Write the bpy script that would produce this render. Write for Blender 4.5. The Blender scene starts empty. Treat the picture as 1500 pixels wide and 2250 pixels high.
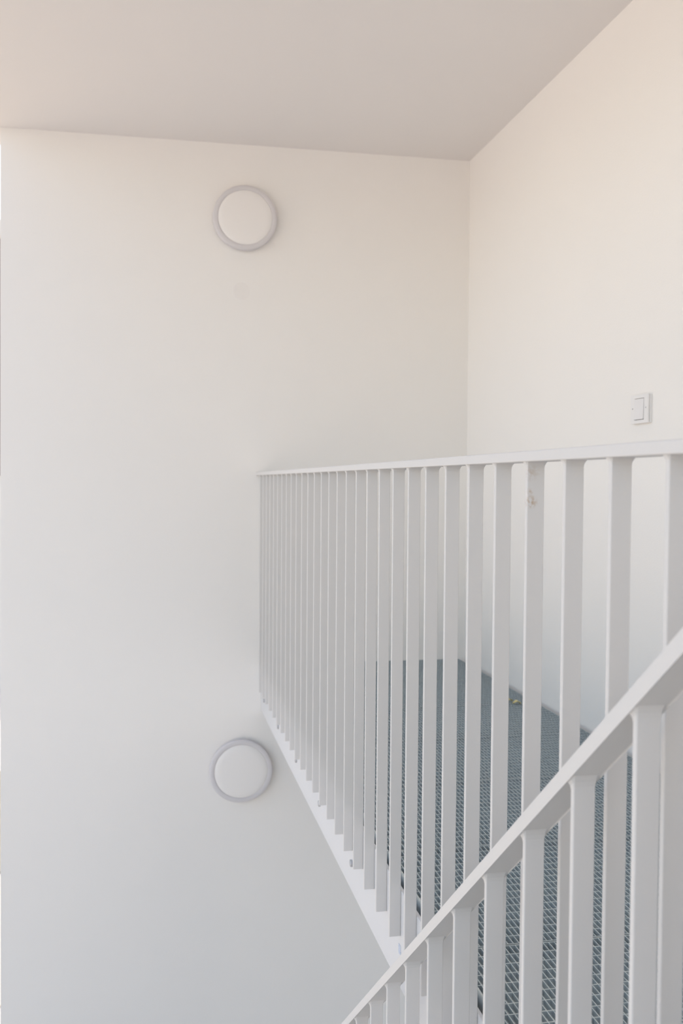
import bpy, bmesh, math, random
from mathutils import Vector, Matrix

sc = bpy.context.scene
COL = sc.collection
random.seed(7)

# ------------------------------------------------------------------ camera
CAM = Vector((0.0, -4.7127, 0.8668))
YAW, PITCH, ROLL = math.radians(11.115), math.radians(1.701), math.radians(0.417)
F = Vector((math.sin(YAW), math.cos(YAW), 0)); R = Vector((math.cos(YAW), -math.sin(YAW), 0)); U = Vector((0, 0, 1))
F2 = F * math.cos(PITCH) - U * math.sin(PITCH); U2 = U * math.cos(PITCH) + F * math.sin(PITCH)
R3 = R * math.cos(ROLL) + U2 * math.sin(ROLL); U3 = U2 * math.cos(ROLL) - R * math.sin(ROLL)
cd = bpy.data.cameras.new('camera'); cam = bpy.data.objects.new('camera', cd); COL.objects.link(cam)
M3 = Matrix((R3, U3, -F2)).transposed()
cam.matrix_world = Matrix.Translation(CAM) @ M3.to_4x4()
cd.sensor_fit = 'VERTICAL'; cd.sensor_height = 36.0; cd.sensor_width = 24.0
cd.lens = 36.0 * 2187.0 / 2250.0
cd.clip_start = 0.02; cd.clip_end = 400
cd.dof.use_dof = True; cd.dof.focus_distance = 1.9; cd.dof.aperture_fstop = 7.1
sc.camera = cam

# ------------------------------------------------------------------ sky, sun, exposure
world = bpy.data.worlds.new('sky'); sc.world = world; world.use_nodes = True
wn = world.node_tree; wn.nodes.clear()
out = wn.nodes.new('ShaderNodeOutputWorld'); bg = wn.nodes.new('ShaderNodeBackground')
sky = wn.nodes.new('ShaderNodeTexSky'); sky.sky_type = 'NISHITA'
sky.sun_disc = False; sky.sun_elevation = math.radians(48); sky.sun_rotation = math.radians(60)
sky.air_density = 1.0; sky.dust_density = 3.0; sky.ozone_density = 1.0
hs = wn.nodes.new('ShaderNodeHueSaturation'); hs.inputs['Saturation'].default_value = 0.85
wbal = wn.nodes.new('ShaderNodeMix'); wbal.data_type = 'RGBA'; wbal.blend_type = 'MULTIPLY'; wbal.inputs[0].default_value = 1.0
wbal.inputs[7].default_value = (1.14, 1.02, 0.89, 1.0)          # warm daylight white balance, the same over the whole sky
wn.links.new(sky.outputs[0], hs.inputs['Color']); wn.links.new(hs.outputs[0], wbal.inputs[6])
wn.links.new(wbal.outputs[2], bg.inputs[0]); bg.inputs[1].default_value = 0.35
wn.links.new(bg.outputs[0], out.inputs[0])
sd = bpy.data.lights.new('sun', 'SUN'); sun = bpy.data.objects.new('sun', sd); COL.objects.link(sun)
sd.energy = 3.0; sd.angle = math.radians(1.0); sd.color = (1.0, 0.885, 0.765)
sundir = Vector((math.sin(math.radians(60)) * math.cos(math.radians(48)), math.cos(math.radians(60)) * math.cos(math.radians(48)), math.sin(math.radians(48))))
sun.rotation_euler = sundir.to_track_quat('Z', 'Y').to_euler()
sun.location = (20, 20, 30)
sc.view_settings.view_transform = 'Standard'; sc.view_settings.look = 'None'
sc.view_settings.gamma = 1.0; sc.view_settings.use_curve_mapping = False
sc.view_settings.exposure = 0.47
sc.cycles.max_bounces = 16; sc.cycles.diffuse_bounces = 12
sc.cycles.use_denoising = True
sc.cycles.sample_clamp_indirect = 8.0

# ------------------------------------------------------------------ materials
def lin(c):
    return tuple(((v / 12.92) if v <= 0.04045 else ((v + 0.055) / 1.055) ** 2.4) for v in c) + (1.0,)

def mat(name, rgb, rough=0.6, metal=0.0, var=0.0, vscale=8.0, bump=0.0, bscale=120.0, spec=0.5):
    m = bpy.data.materials.new(name); m.use_nodes = True
    nt = m.node_tree; b = nt.nodes['Principled BSDF']
    b.inputs['Roughness'].default_value = rough; b.inputs['Metallic'].default_value = metal
    b.inputs['Specular IOR Level'].default_value = spec
    b.inputs['Base Color'].default_value = tuple(rgb) + (1.0,)
    tc = nt.nodes.new('ShaderNodeTexCoord')
    n = nt.nodes.new('ShaderNodeTexNoise'); n.inputs['Scale'].default_value = vscale; n.inputs['Detail'].default_value = 4
    nt.links.new(tc.outputs['Object'], n.inputs['Vector'])
    mx = nt.nodes.new('ShaderNodeMix'); mx.data_type = 'RGBA'
    mx.inputs[6].default_value = tuple(max(0, c * (1 - var)) for c in rgb) + (1,)
    mx.inputs[7].default_value = tuple(min(1, c * (1 + var)) for c in rgb) + (1,)
    nt.links.new(n.outputs['Fac'], mx.inputs[0]); nt.links.new(mx.outputs[2], b.inputs['Base Color'])
    if bump > 0:
        n2 = nt.nodes.new('ShaderNodeTexNoise'); n2.inputs['Scale'].default_value = bscale; n2.inputs['Detail'].default_value = 3
        nt.links.new(tc.outputs['Object'], n2.inputs['Vector'])
        bp = nt.nodes.new('ShaderNodeBump'); bp.inputs['Strength'].default_value = bump; bp.inputs['Distance'].default_value = 0.002
        nt.links.new(n2.outputs['Fac'], bp.inputs['Height']); nt.links.new(bp.outputs['Normal'], b.inputs['Normal'])
    return m

def add_rust(m, spots, tint=(0.34, 0.16, 0.06)):
    """brown weld rust around a few world points (x, y, z, radius, strength)"""
    nt = m.node_tree; b = nt.nodes['Principled BSDF']
    src = b.inputs['Base Color'].links[0].from_socket
    geo = nt.nodes.new('ShaderNodeNewGeometry')
    nz = nt.nodes.new('ShaderNodeTexNoise'); nz.inputs['Scale'].default_value = 260; nz.inputs['Detail'].default_value = 5
    nt.links.new(geo.outputs['Position'], nz.inputs['Vector'])
    total = None
    for (x, y, z, r, s) in spots:
        d = nt.nodes.new('ShaderNodeVectorMath'); d.operation = 'DISTANCE'; d.inputs[1].default_value = (x, y, z)
        nt.links.new(geo.outputs['Position'], d.inputs[0])
        mr = nt.nodes.new('ShaderNodeMapRange'); mr.inputs[1].default_value = 0; mr.inputs[2].default_value = r
        mr.inputs[3].default_value = s; mr.inputs[4].default_value = 0
        nt.links.new(d.outputs['Value'], mr.inputs[0])
        if total is None: total = mr.outputs[0]
        else:
            a = nt.nodes.new('ShaderNodeMath'); a.operation = 'MAXIMUM'
            nt.links.new(total, a.inputs[0]); nt.links.new(mr.outputs[0], a.inputs[1]); total = a.outputs[0]
    nr = nt.nodes.new('ShaderNodeMapRange'); nr.inputs[1].default_value = 0.42; nr.inputs[2].default_value = 0.62
    nt.links.new(nz.outputs['Fac'], nr.inputs[0])
    mu = nt.nodes.new('ShaderNodeMath'); mu.operation = 'MULTIPLY'
    nt.links.new(total, mu.inputs[0]); nt.links.new(nr.outputs[0], mu.inputs[1])
    mx = nt.nodes.new('ShaderNodeMix'); mx.data_type = 'RGBA'
    nt.links.new(mu.outputs[0], mx.inputs[0]); nt.links.new(src, mx.inputs[6]); mx.inputs[7].default_value = tint + (1,)
    nt.links.new(mx.outputs[2], b.inputs['Base Color'])

M = {}
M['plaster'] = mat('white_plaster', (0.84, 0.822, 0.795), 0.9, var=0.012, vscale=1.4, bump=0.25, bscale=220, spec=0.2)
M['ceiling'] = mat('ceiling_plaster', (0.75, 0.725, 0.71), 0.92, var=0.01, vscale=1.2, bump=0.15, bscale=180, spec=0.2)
M['patch'] = mat('filled_plaster', (0.825, 0.803, 0.778), 0.95, var=0.02, vscale=30, bump=0.3, bscale=260, spec=0.15)
M['paint'] = mat('white_steel_paint', (0.665, 0.65, 0.632), 0.42, var=0.01, vscale=5, bump=0.06, bscale=400, spec=0.35)
M['fascia'] = mat('white_fascia_paint', (0.67, 0.67, 0.675), 0.5, var=0.01, vscale=5, bump=0.06, bscale=300, spec=0.3)
M['rusty'] = mat('white_paint_rust_speckled', (0.665, 0.65, 0.632), 0.42, var=0.01, vscale=5, spec=0.35)
M['galv'] = mat('galvanised_steel', (0.545, 0.60, 0.615), 0.45, metal=0.65, var=0.18, vscale=60, bump=0.1, bscale=300)
M['bolt'] = mat('zinc_bolt', (0.50, 0.50, 0.51), 0.45, metal=0.4, var=0.1, vscale=80)
M['lampring'] = mat('pale_grey_plastic', (0.65, 0.63, 0.64), 0.5, var=0.005, vscale=5, spec=0.35)
M['opal'] = mat('opal_diffuser', (0.83, 0.81, 0.79), 0.35, var=0.005, vscale=4, spec=0.4)
M['switch'] = mat('white_switch_plastic', (0.80, 0.79, 0.78), 0.4, var=0.004, vscale=6, spec=0.4)
M['rocker'] = mat('white_rocker_plastic', (0.78, 0.77, 0.77), 0.35, var=0.004, vscale=6, spec=0.4)
M['seam'] = mat('dark_seam', (0.30, 0.28, 0.27), 0.7, var=0.05, vscale=20)
M['leaf'] = mat('dry_leaf', (0.66, 0.58, 0.28), 0.7, var=0.25, vscale=90)
M['concrete'] = mat('concrete', (0.42, 0.41, 0.40), 0.85, var=0.12, vscale=3, bump=0.2, bscale=80)
M['screed'] = mat('pale_screed', (0.60, 0.585, 0.57), 0.85, var=0.08, vscale=3, bump=0.2, bscale=80)
M['paving'] = mat('pale_paving', (0.54, 0.515, 0.48), 0.9, var=0.1, vscale=0.5)
M['grass'] = mat('lawn', (0.20, 0.19, 0.12), 0.95, var=0.35, vscale=2.0)
M['gravel'] = mat('cream_gravel', (0.62, 0.55, 0.42), 0.95, var=0.2, vscale=6.0)
M['render_brown'] = mat('brown_render', (0.30, 0.25, 0.22), 0.9, var=0.1, vscale=1.0)
M['render_white'] = mat('white_render', (0.80, 0.79, 0.77), 0.9, var=0.04, vscale=1.0)
M['glass'] = mat('window_glass', (0.05, 0.06, 0.07), 0.08, var=0.1, vscale=2.0)
# small paper label with two blue pen strokes
M['label'] = mat('paper_label', (0.62, 0.66, 0.72), 0.8, var=0.02, vscale=60)
nt = M['label'].node_tree
wv = nt.nodes.new('ShaderNodeTexWave'); wv.wave_type = 'BANDS'; wv.bands_direction = 'Y'; wv.inputs['Scale'].default_value = 46; wv.inputs['Distortion'].default_value = 3.0; wv.inputs['Detail Scale'].default_value = 2.0
tc = nt.nodes.new('ShaderNodeTexCoord'); nt.links.new(tc.outputs['Object'], wv.inputs['Vector'])
mr = nt.nodes.new('ShaderNodeMapRange'); mr.inputs[1].default_value = 0.80; mr.inputs[2].default_value = 0.92
nt.links.new(wv.outputs['Fac'], mr.inputs[0])
bs = nt.nodes['Principled BSDF']; src = bs.inputs['Base Color'].links[0].from_socket
mx = nt.nodes.new('ShaderNodeMix'); mx.data_type = 'RGBA'; nt.links.new(mr.outputs[0], mx.inputs[0]); nt.links.new(src, mx.inputs[6]); mx.inputs[7].default_value = (0.16, 0.24, 0.46, 1)
nt.links.new(mx.outputs[2], bs.inputs['Base Color'])

# ------------------------------------------------------------------ mesh helpers
def box(bm, x0, x1, y0, y1, z0, z1):
    x0, x1 = min(x0, x1), max(x0, x1); y0, y1 = min(y0, y1), max(y0, y1); z0, z1 = min(z0, z1), max(z0, z1)
    v = [bm.verts.new(p) for p in ((x0, y0, z0), (x1, y0, z0), (x1, y1, z0), (x0, y1, z0), (x0, y0, z1), (x1, y0, z1), (x1, y1, z1), (x0, y1, z1))]
    for f in ((0, 3, 2, 1), (4, 5, 6, 7), (0, 1, 5, 4), (1, 2, 6, 5), (2, 3, 7, 6), (3, 0, 4, 7)):
        bm.faces.new([v[i] for i in f])
    return v

def bevel(bm, w, seg=2):
    bmesh.ops.bevel(bm, geom=bm.edges[:], offset=w, segments=seg, profile=0.5, affect='EDGES')

def link_mesh(name, bm, m, parent=None, loc=(0, 0, 0), smooth=False):
    bmesh.ops.recalc_face_normals(bm, faces=bm.faces[:])
    me = bpy.data.meshes.new(name); bm.to_mesh(me); bm.free()
    me.materials.append(m)
    if smooth:
        for p in me.polygons: p.use_smooth = True
    return link_data(name, me, parent, loc)

def link_data(name, me, parent=None, loc=(0, 0, 0)):
    o = bpy.data.objects.new(name, me); COL.objects.link(o); o.location = loc
    if parent is not None: o.parent = parent
    return o

def empty(name, loc=(0, 0, 0)):
    o = bpy.data.objects.new(name, None); o.empty_display_size = 0.1; COL.objects.link(o); o.location = loc
    return o

def tag(o, label, cat, group=None):
    o['label'] = label; o['category'] = cat
    if group: o['group'] = group
    return o

def boxobj(name, m, dims, parent=None, bev=0.0):
    bm = bmesh.new(); box(bm, *dims)
    if bev: bevel(bm, bev)
    return link_mesh(name, bm, m, parent)

def structure(o, label=None, cat=None):
    o['kind'] = 'structure'
    if label: o['label'] = label
    if cat: o['category'] = cat
    return o

def ring_mesh(bm, rings, close_first=True, close_last=True):
    vs = [[bm.verts.new(p) for p in r] for r in rings]
    n = len(rings[0])
    for a, b in zip(vs, vs[1:]):
        for i in range(n):
            bm.faces.new((a[i], a[(i + 1) % n], b[(i + 1) % n], b[i]))
    if close_first: bm.faces.new(list(reversed(vs[0])))
    if close_last: bm.faces.new(vs[-1])

# ------------------------------------------------------------------ dimensions (metres)
XW = 1.554          # right wall
ZC = 2.444          # ceiling
XE = -0.646         # open left end of the back wall
Y_TOP = -4.19       # top edge of the flight / near floor
FLOOR2 = -2.611     # storey below
GROUND = -3.3

# ------------------------------------------------------------------ the shell
wb = structure(boxobj('wall_back', M['plaster'], (XE, XW + 0.25, 0.0, 0.25, FLOOR2 - 0.2, ZC + 0.3)),
               'white plastered back wall carrying the two round lamps', 'wall')
structure(boxobj('wall_right', M['plaster'], (XW, XW + 0.25, -6.2, 0.0, FLOOR2 - 0.2, ZC + 0.3)),
          'white plastered wall along the grating landing', 'wall')
bm = bmesh.new()          # unseen wall behind the viewer, its wide opening added to let in frontal light
box(bm, XE, XW + 0.25, -6.35, -6.2, -0.22, 0.0)
box(bm, XE, XW + 0.25, -6.35, -6.2, 2.38, ZC + 0.3)
box(bm, XW - 0.15, XW + 0.25, -6.35, -6.2, 0.0, 2.38)
box(bm, XW - 0.15, XW + 0.25, -6.35, -6.2, FLOOR2, -0.22)
structure(link_mesh('wall_front', bm, M['plaster']), 'unseen white plastered frame of an opening added behind the viewer for frontal light', 'wall')
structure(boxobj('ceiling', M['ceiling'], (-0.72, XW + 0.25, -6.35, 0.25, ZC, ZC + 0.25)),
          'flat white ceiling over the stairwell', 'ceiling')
structure(boxobj('floor', M['concrete'], (XE, XW, -6.2, Y_TOP, -0.18, 0.0)), 'concrete floor at the head of the stairs', 'floor')
structure(boxobj('floor_lower', M['screed'], (XE - 0.1, XW, -6.2, 0.0, FLOOR2 - 0.18, FLOOR2)), 'concrete floor of the storey below', 'floor')

# filled hole under the upper lamp
bm = bmesh.new()
def disc_rings(prof, n, c):
    return [[(c[0] + r * math.cos(2 * math.pi * i / n), c[1] - d, c[2] + r * math.sin(2 * math.pi * i / n)) for i in range(n)] for r, d in prof]
ring_mesh(bm, disc_rings([(0.041, -0.002), (0.040, 0.0006), (0.036, 0.001)], 40, (0, 0, 0)))
for v in wb.data.vertices:      # the free end is very slightly out of plumb
    if v.co.x < 0: v.co.x = -0.6480 + 0.00275 * v.co.z
pt = link_mesh('filled_hole', bm, M['patch'], wb, (0.4384, 0.0, 1.762)); pt['label'] = 'faint round filled hole below the upper lamp'

# ------------------------------------------------------------------ grating landing
landing = empty('grating_landing', (1.04, -2.1, 0.0))
tag(landing, 'grey steel grating landing edged by a white fascia plate along the right wall', 'landing')
def local(o, root):
    o.parent = root; o.matrix_parent_inverse = Matrix.Translation(-root.location)
XF = 0.5401
bm = bmesh.new(); box(bm, XF, XF + 0.008, Y_TOP, -0.002, -0.224, -0.0117); bevel(bm, 0.0015, 2)
add_rust(M['fascia'], [(XF, -2.62, -0.012, 0.022, 0.9), (XF, -3.255, -0.014, 0.045, 0.55), (XF, -2.84, -0.014, 0.02, 0.5)])
fascia = link_mesh('fascia_plate', bm, M['fascia']); local(fascia, landing); fascia['label'] = 'white painted steel fascia plate'
# bolt heads on the fascia
bm = bmesh.new()
hexr = lambda r, x: [(x, r * math.cos(math.pi / 3 * i), r * math.sin(math.pi / 3 * i)) for i in range(6)]
ring_mesh(bm, [hexr(0.0095, 0.0), hexr(0.0095, -0.006), hexr(0.008, -0.0075)])
bmesh.ops.recalc_face_normals(bm, faces=bm.faces[:])
bolt_me = bpy.data.meshes.new('bolt'); bm.to_mesh(bolt_me); bm.free(); bolt_me.materials.append(M['bolt'])
for y in (-0.150, -0.648, -1.150, -1.648, -2.148, -3.15, -3.65):
    b = link_data('bolt', bolt_me, fascia, (XF + 0.0005, y, -0.146))
bm = bmesh.new(); box(bm, -0.001, 0.0, -0.009, 0.009, -0.010, 0.010)
lb = link_mesh('paper_label', bm, M['label'], fascia, (XF, -2.654, -0.142)); lb['label'] = 'tiny pale label with blue pen strokes'
# inner angle and wall ledger carrying the grating
def part(name, m, dims, root, bev=0.0, label=None):
    o = boxobj(name, m, dims, None, bev); local(o, root)
    if label: o['label'] = label
    return o
bm = bmesh.new(); box(bm, XF + 0.008, XF + 0.043, Y_TOP, -0.002, -0.040, -0.035); box(bm, XF + 0.008, XF + 0.013, Y_TOP, -0.002, -0.075, -0.035)
o = link_mesh('support_angle', bm, M['paint']); local(o, landing)
bm = bmesh.new(); box(bm, XW - 0.06, XW - 0.001, Y_TOP, -0.002, -0.040, -0.035); box(bm, XW - 0.006, XW - 0.001, Y_TOP, -0.002, -0.090, -0.040)
o = link_mesh('support_angle', bm, M['paint']); local(o, landing)
for y in (-0.53, -1.03, -1.503, -1.977, -2.48, -2.98, -3.48, -3.98):
    part('cross_beam', M['paint'], (XF + 0.013, XW - 0.001, y - 0.02, y + 0.02, -0.12, -0.0405), landing)
GX0, GX1 = 0.559, 1.5164
def grating(y0, y1):
    """pressed grating panel: banding, deep bearing bars across, thin filler bars along"""
    bm = bmesh.new(); t = 0.0022; h = 0.032
    box(bm, GX0, GX1, y0, y0 + t, -h, 0); box(bm, GX0, GX1, y1 - t, y1, -h, 0)
    box(bm, GX0, GX0 + 0.003, y0 + t, y1 - t, -h, 0); box(bm, GX1 - 0.003, GX1, y0 + t, y1 - t, -h, 0)
    p = link_mesh('grating_panel', bm, M['galv']); local(p, landing)
    n = max(1, round((y1 - y0) / 0.0325)); bm = bmesh.new()
    for i in range(1, n):
        y = y0 + (y1 - y0) * i / n
        box(bm, GX0 + 0.003, GX1 - 0.003, y - 0.0011, y + 0.0011, -h, -0.0002)
    o = link_mesh('bearing_bars', bm, M['galv'], p); o['kind'] = 'stuff'
    m = round((GX1 - GX0) / 0.0111); bm = bmesh.new()
    for i in range(1, m):
        x = GX0 + (GX1 - GX0) * i / m
        box(bm, x - 0.0008, x + 0.0008, y0 + t, y1 - t, -0.011, 0.0)
    o = link_mesh('filler_bars', bm, M['galv'], p); o['kind'] = 'stuff'
ys = [-0.021, -0.53, -1.012, -1.485, -1.96, -2.462, -2.962, -3.462, -3.962, Y_TOP]
for a, b in zip(ys, ys[1:]): grating(b + 0.002, a - 0.002)

# two dry leaves on the grating
def leaf(name, loc, rz, L, W, label):
    bm = bmesh.new(); n = 8; top = []; bot = []
    for i in range(n + 1):
        t = i / n; w = W * math.sin(math.pi * min(1, t * 0.97 + 0.015)) ** 0.8
        z = 0.004 + 0.008 * math.sin(math.pi * t) ** 2
        row = [(L * (t - 0.5), s * w, z + abs(s) * 0.15 * W - (0 if s else 0.002)) for s in (-1, 0, 1)]
        top.append([bm.verts.new(p) for p in row]); bot.append([bm.verts.new((p[0], p[1], p[2] - 0.001)) for p in row])
    for i in range(n):
        for j in range(2):
            bm.faces.new((top[i][j], top[i + 1][j], top[i + 1][j + 1], top[i][j + 1]))
            bm.faces.new((bot[i][j], bot[i][j + 1], bot[i + 1][j + 1], bot[i + 1][j]))
        bm.faces.new((top[i][0], bot[i][0], bot[i + 1][0], top[i + 1][0])); bm.faces.new((top[i][2], top[i + 1][2], bot[i + 1][2], bot[i][2]))
    bm.faces.new([top[0][0], top[0][1], top[0][2], bot[0][2], bot[0][1], bot[0][0]])
    bm.faces.new([top[n][2], top[n][1], top[n][0], bot[n][0], bot[n][1], bot[n][2]])
    o = link_mesh(name, bm, M['leaf'], None, loc); o.rotation_euler = (0, 0, rz)
    return tag(o, label, 'leaf', 'dry leaves on the grating')
leaf('dry_leaf', (1.419, -0.975, -0.002), 0.2, 0.036, 0.016, 'curled yellow dry leaf on the grating, the farther of two')
leaf('dry_leaf', (1.436, -1.018, -0.002), -0.1, 0.034, 0.014, 'curled yellow dry leaf on the grating, the nearer of two')

# ------------------------------------------------------------------ railings
BW, BT = 0.025, 0.008      # baluster flat bar: width across the rail, thickness along it
RW, RT = 0.037, 0.0148     # handrail section
def baluster_mesh(name, zb, zt, slope, m, fl=1.0):
    """flat bar, origin at its far left edge, with a small weld flare under the handrail"""
    bm = bmesh.new(); c = 0.0009
    def ring(z, e, sl=0.0):
        x0, x1, y0, y1 = -e, BW + e, -BT - e, e
        k = c + e * 0.6
        pts = [(x0 + k, y0), (x1 - k, y0), (x1, y0 + k), (x1, y1 - k), (x1 - k, y1), (x0 + k, y1), (x0, y1 - k), (x0, y0 + k)]
        return [(x, y, z - sl * (y + BT / 2)) for x, y in pts]
    ring_mesh(bm, [ring(zb, 0), ring(zt - 0.0085 * fl, 0, slope), ring(zt - 0.005 * fl, 0.0006 * fl, slope), ring(zt - 0.0022 * fl, 0.0020 * fl, slope), ring(zt + 0.0006, 0.0042 * fl, slope)])
    bmesh.ops.recalc_face_normals(bm, faces=bm.faces[:])
    me = bpy.data.meshes.new(name); bm.to_mesh(me); bm.free(); me.materials.append(m)
    return me

XB, S, Y0 = 0.5149, 0.1262, -0.2538
RAIL_Z = 0.9119
rail = empty('landing_railing', (XB + BW / 2, -2.1, -0.11))
tag(rail, 'level white steel railing along the open edge of the grating landing', 'railing')
bm = bmesh.new(); box(bm, XB + BW / 2 - RW / 2, XB + BW / 2 + RW / 2, Y_TOP, -0.001, RAIL_Z - RT, RAIL_Z); bevel(bm, 0.0018, 3)
h = link_mesh('handrail', bm, M['paint']); local(h, rail)
bme = baluster_mesh('baluster', -0.110, RAIL_Z - RT, 0.0, M['paint'])
yr = Y0 - S * 25
add_rust(M['rusty'], [(XB + 0.006, yr - BT, 0.842, 0.011, 1.0), (XB + 0.0055, yr - BT, 0.882, 0.014, 0.45), (XB + 0.004, yr - BT, 0.856, 0.006, 0.6)], (0.46, 0.33, 0.22))
bme_r = baluster_mesh('baluster', -0.110, RAIL_Z - RT, 0.0, M['rusty'])
for i in range(-1, 32):
    y = Y0 - S * i
    if y < Y_TOP + 0.01: break
    o = link_data('baluster', bme_r if i == 25 else bme); o.location = (XB, y, 0); local(o, rail)
    if i == 25: o['label'] = 'baluster with a small rust smudge'

# stair railing: descends away from the viewer beside the flight
XN, SN, YN = 0.4511, 0.1365, -3.8498
SL = 0.777
def nz(y): return 0.4853 - SL * (y + 3.6082)       # top of the sloping handrail
RTv = RT * 1.08 / math.cos(math.atan(SL))
srail = empty('stair_railing', (XN + BW / 2, -2.6, nz(-2.6) - 1.05))
tag(srail, 'sloping white steel railing of the descending flight, nearest the viewer', 'railing')
xa, xb = XN + BW / 2 - RW / 2, XN + BW / 2 + RW / 2
y_hi = -3.6082 - (RAIL_Z - 0.4853) / SL           # where it turns level
y_lo = -1.03
bm = bmesh.new(); prof = []
pts_top = [(-4.7 + 0.25, RAIL_Z), (y_hi, RAIL_Z), (y_lo, nz(y_lo))]
pts_bot = [(y_lo, nz(y_lo) - RTv), (y_hi - 0.002, RAIL_Z - RTv), (-4.7 + 0.25, RAIL_Z - RTv)]
loop = pts_top + pts_bot
va = [bm.verts.new((xa, y, z)) for y, z in loop]; vb = [bm.verts.new((xb, y, z)) for y, z in loop]
bm.faces.new(va); bm.faces.new(list(reversed(vb)))
for i in range(6): bm.faces.new((va[i], vb[i], vb[(i + 1) % 6], va[(i + 1) % 6]))
bevel(bm, 0.0018, 3)
h = link_mesh('handrail', bm, M['paint']); local(h, srail)
nb_me = baluster_mesh('baluster', -1.02, -RTv, SL, M['paint'], 1.35)
for i in range(-2, 23):
    y = YN + SN * i
    if y > y_lo - 0.03: break
    o = link_data('baluster', nb_me); o.location = (XN, y, nz(y - BT / 2)); local(o, srail)

# ------------------------------------------------------------------ the flight itself (below the frame)
flight = empty('stair_flight', (-0.1, -2.6, FLOOR2))
tag(flight, 'steel stair flight going down beside the landing', 'stairs')
NR = 14; RISE = -FLOOR2 / NR; RUN = RISE / SL
for xs in (XN - 0.0105, -0.60):
    bm = bmesh.new()
    zt = lambda y: nz(y) - 0.90
    y1 = Y_TOP + 0.02; y2 = y1 + (NR - 1) * RUN
    lp = [(y1, zt(y1)), (y2, zt(y2)), (y2, zt(y2) - 0.20), (y1, zt(y1) - 0.26)]
    a = [bm.verts.new((xs, y, z)) for y, z in lp]; b = [bm.verts.new((xs + 0.010, y, z)) for y, z in lp]
    bm.faces.new(a); bm.faces.new(list(reversed(b)))
    for i in range(4): bm.faces.new((a[i], b[i], b[(i + 1) % 4], a[(i + 1) % 4]))
    o = link_mesh('stringer', bm, M['fascia']); local(o, flight)
bm = bmesh.new(); box(bm, -0.5895, XN - 0.011, 0, RUN + 0.03, -0.004, 0); box(bm, -0.5895, XN - 0.011, -0.0, 0.004, -0.035, -0.004); box(bm, -0.5895, XN - 0.011, RUN + 0.026, RUN + 0.03, -0.035, -0.004)
bmesh.ops.recalc_face_normals(bm, faces=bm.faces[:])
tr = bpy.data.meshes.new('tread'); bm.to_mesh(tr); bm.free(); tr.materials.append(M['galv'])
for i in range(1, NR):
    o = link_data('tread', tr); o.location = (0, Y_TOP + 0.03 + (i - 1) * RUN, -i * RISE); local(o, flight)

# ------------------------------------------------------------------ round wall lamps
def wall_lamp(loc, label):
    t = empty('wall_lamp', loc); tag(t, label, 'lamp', 'round lamps on the back wall')
    n = 96
    bm = bmesh.new()
    ring_mesh(bm, disc_rings([(0.139, -0.0), (0.139, 0.008), (0.1475, 0.010), (0.150, 0.013), (0.150, 0.034), (0.1485, 0.0385), (0.145, 0.0405), (0.130, 0.0405), (0.1265, 0.0395), (0.1265, 0.030)], n, (0, 0, 0)), True, False)
    link_mesh('housing_ring', bm, M['lampring'], t, smooth=True)
    bm = bmesh.new()
    ring_mesh(bm, disc_rings([(0.1262, 0.030), (0.1262, 0.0385), (0.1240, 0.0400), (0.10, 0.0412), (0.06, 0.0424), (0.02, 0.0430), (0.004, 0.0431)], n, (0, 0, 0)))
    d = link_mesh('diffuser', bm, M['opal'], t, smooth=True); d['label'] = 'unlit opal disc'
    return t
wall_lamp((0.452, 0.0, 2.097), 'round white wall lamp high on the back wall, under the ceiling')
wall_lamp((0.444, 0.0, -0.504), 'round white wall lamp low on the back wall, beside the fascia')

# ------------------------------------------------------------------ light switch on the right wall
sw = empty('light_switch', (XW, -1.777, 1.107)); tag(sw, 'white surface-mounted light switch on the right wall', 'switch')
bm = bmesh.new(); box(bm, -0.0085, 0.0, -0.0565, 0.0565, -0.0445, 0.0445); bevel(bm, 0.0008, 2)
link_mesh('back_box', bm, M['switch'], sw)
bm = bmesh.new(); box(bm, -0.0102, -0.0085, -0.0525, 0.0525, -0.0405, 0.0405); link_mesh('shadow_gap', bm, M['seam'], sw)
bm = bmesh.new()
fy, fz, iy, iz = 0.057, 0.045, 0.0315, 0.0345
box(bm, -0.0145, -0.0101, -fy, -iy, -fz, fz); box(bm, -0.0145, -0.0101, iy, fy, -fz, fz)
box(bm, -0.0145, -0.0101, -iy, iy, iz, fz); box(bm, -0.0145, -0.0101, -iy, iy, -fz, -iz)
link_mesh('cover_frame', bm, M['switch'], sw)
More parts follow.
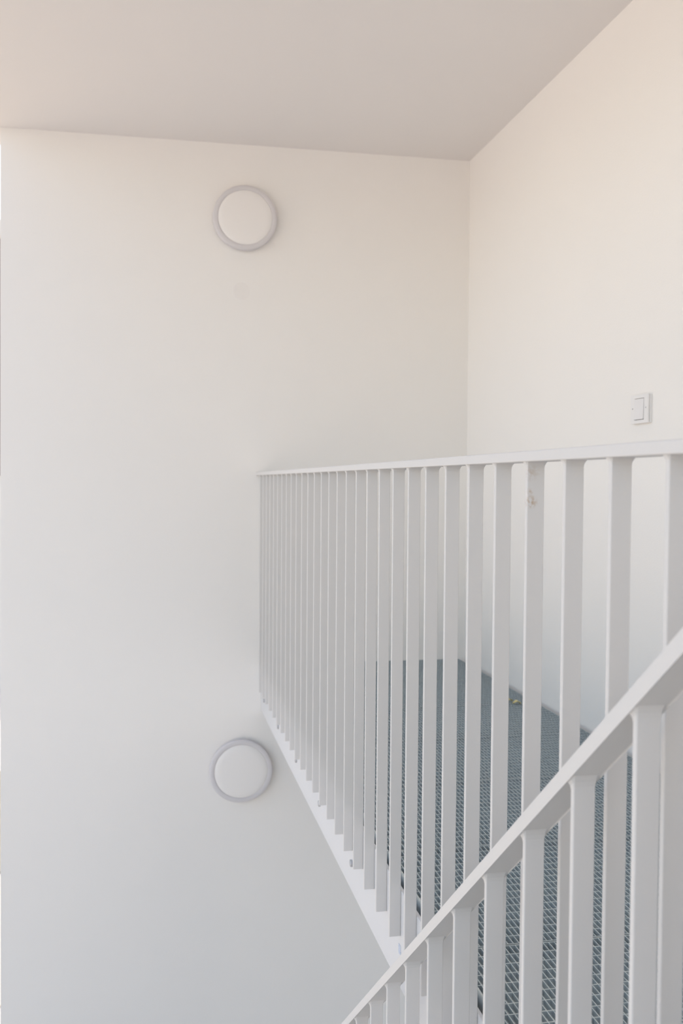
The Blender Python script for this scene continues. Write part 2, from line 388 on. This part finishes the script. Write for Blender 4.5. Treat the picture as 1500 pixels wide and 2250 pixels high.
bm = bmesh.new(); v = box(bm, -0.0165, -0.0102, -0.0300, 0.0300, -0.0328, 0.0328)
for q in v:
    if q.co.x < -0.012: q.co.x += 0.0030 * (q.co.z / 0.0328) * 0.5 - 0.0003
bevel(bm, 0.0005, 2)
link_mesh('rocker', bm, M['rocker'], sw)
bm = bmesh.new()
ring_mesh(bm, [[(x, r * math.cos(math.pi / 6 * i), r * math.sin(math.pi / 6 * i)) for i in range(12)] for x, r in ((0.0, 0.0026), (-0.0012, 0.0026), (-0.0014, 0.002))])
bmesh.ops.recalc_face_normals(bm, faces=bm.faces[:])
sm = bpy.data.meshes.new('screw'); bm.to_mesh(sm); bm.free(); sm.materials.append(M['bolt'])
for y in (-0.043, 0.043): link_data('screw', sm, sw, (-0.0141, y, 0.003))

# ------------------------------------------------------------------ outside, seen past the open left end of the back wall
structure(boxobj('ground', M['paving'], (-90, 90, -90, 90, GROUND - 0.2, GROUND)), 'pale paved yard outside', 'ground')
structure(boxobj('lawn', M['grass'], (-60, 1.5, 6.2, 10.0, GROUND - 0.1, GROUND + 0.03)), 'strip of lawn outside', 'lawn')
structure(boxobj('gravel_path', M['gravel'], (-60, 1.5, 3.4, 6.1, GROUND - 0.1, GROUND + 0.02)), 'cream gravel path outside', 'path')
bl = empty('neighbour_building', (-14, 20, GROUND)); tag(bl, 'brown and white building across the yard', 'building')
part('ground_storey', M['render_white'], (-30, 2, 16, 24, GROUND, 0.95), bl)
part('upper_storey', M['render_brown'], (-30, 2, 15.9, 24.1, 0.95, 5.6), bl)
part('roof', M['render_white'], (-30.3, 2.3, 15.6, 24.4, 5.6, 5.9), bl)
for k in range(7):
    x = -28 + k * 4.2
    w = part('window', M['render_white'], (x, x + 1.5, 15.84, 15.95, 2.0, 3.8), bl)
    g = boxobj('pane', M['glass'], (x + 0.08, x + 1.42, 15.82, 15.85, 2.08, 3.72)); g.parent = w; g.matrix_parent_inverse = Matrix.Translation(-bl.location)
    g.matrix_parent_inverse = Matrix.Identity(4)
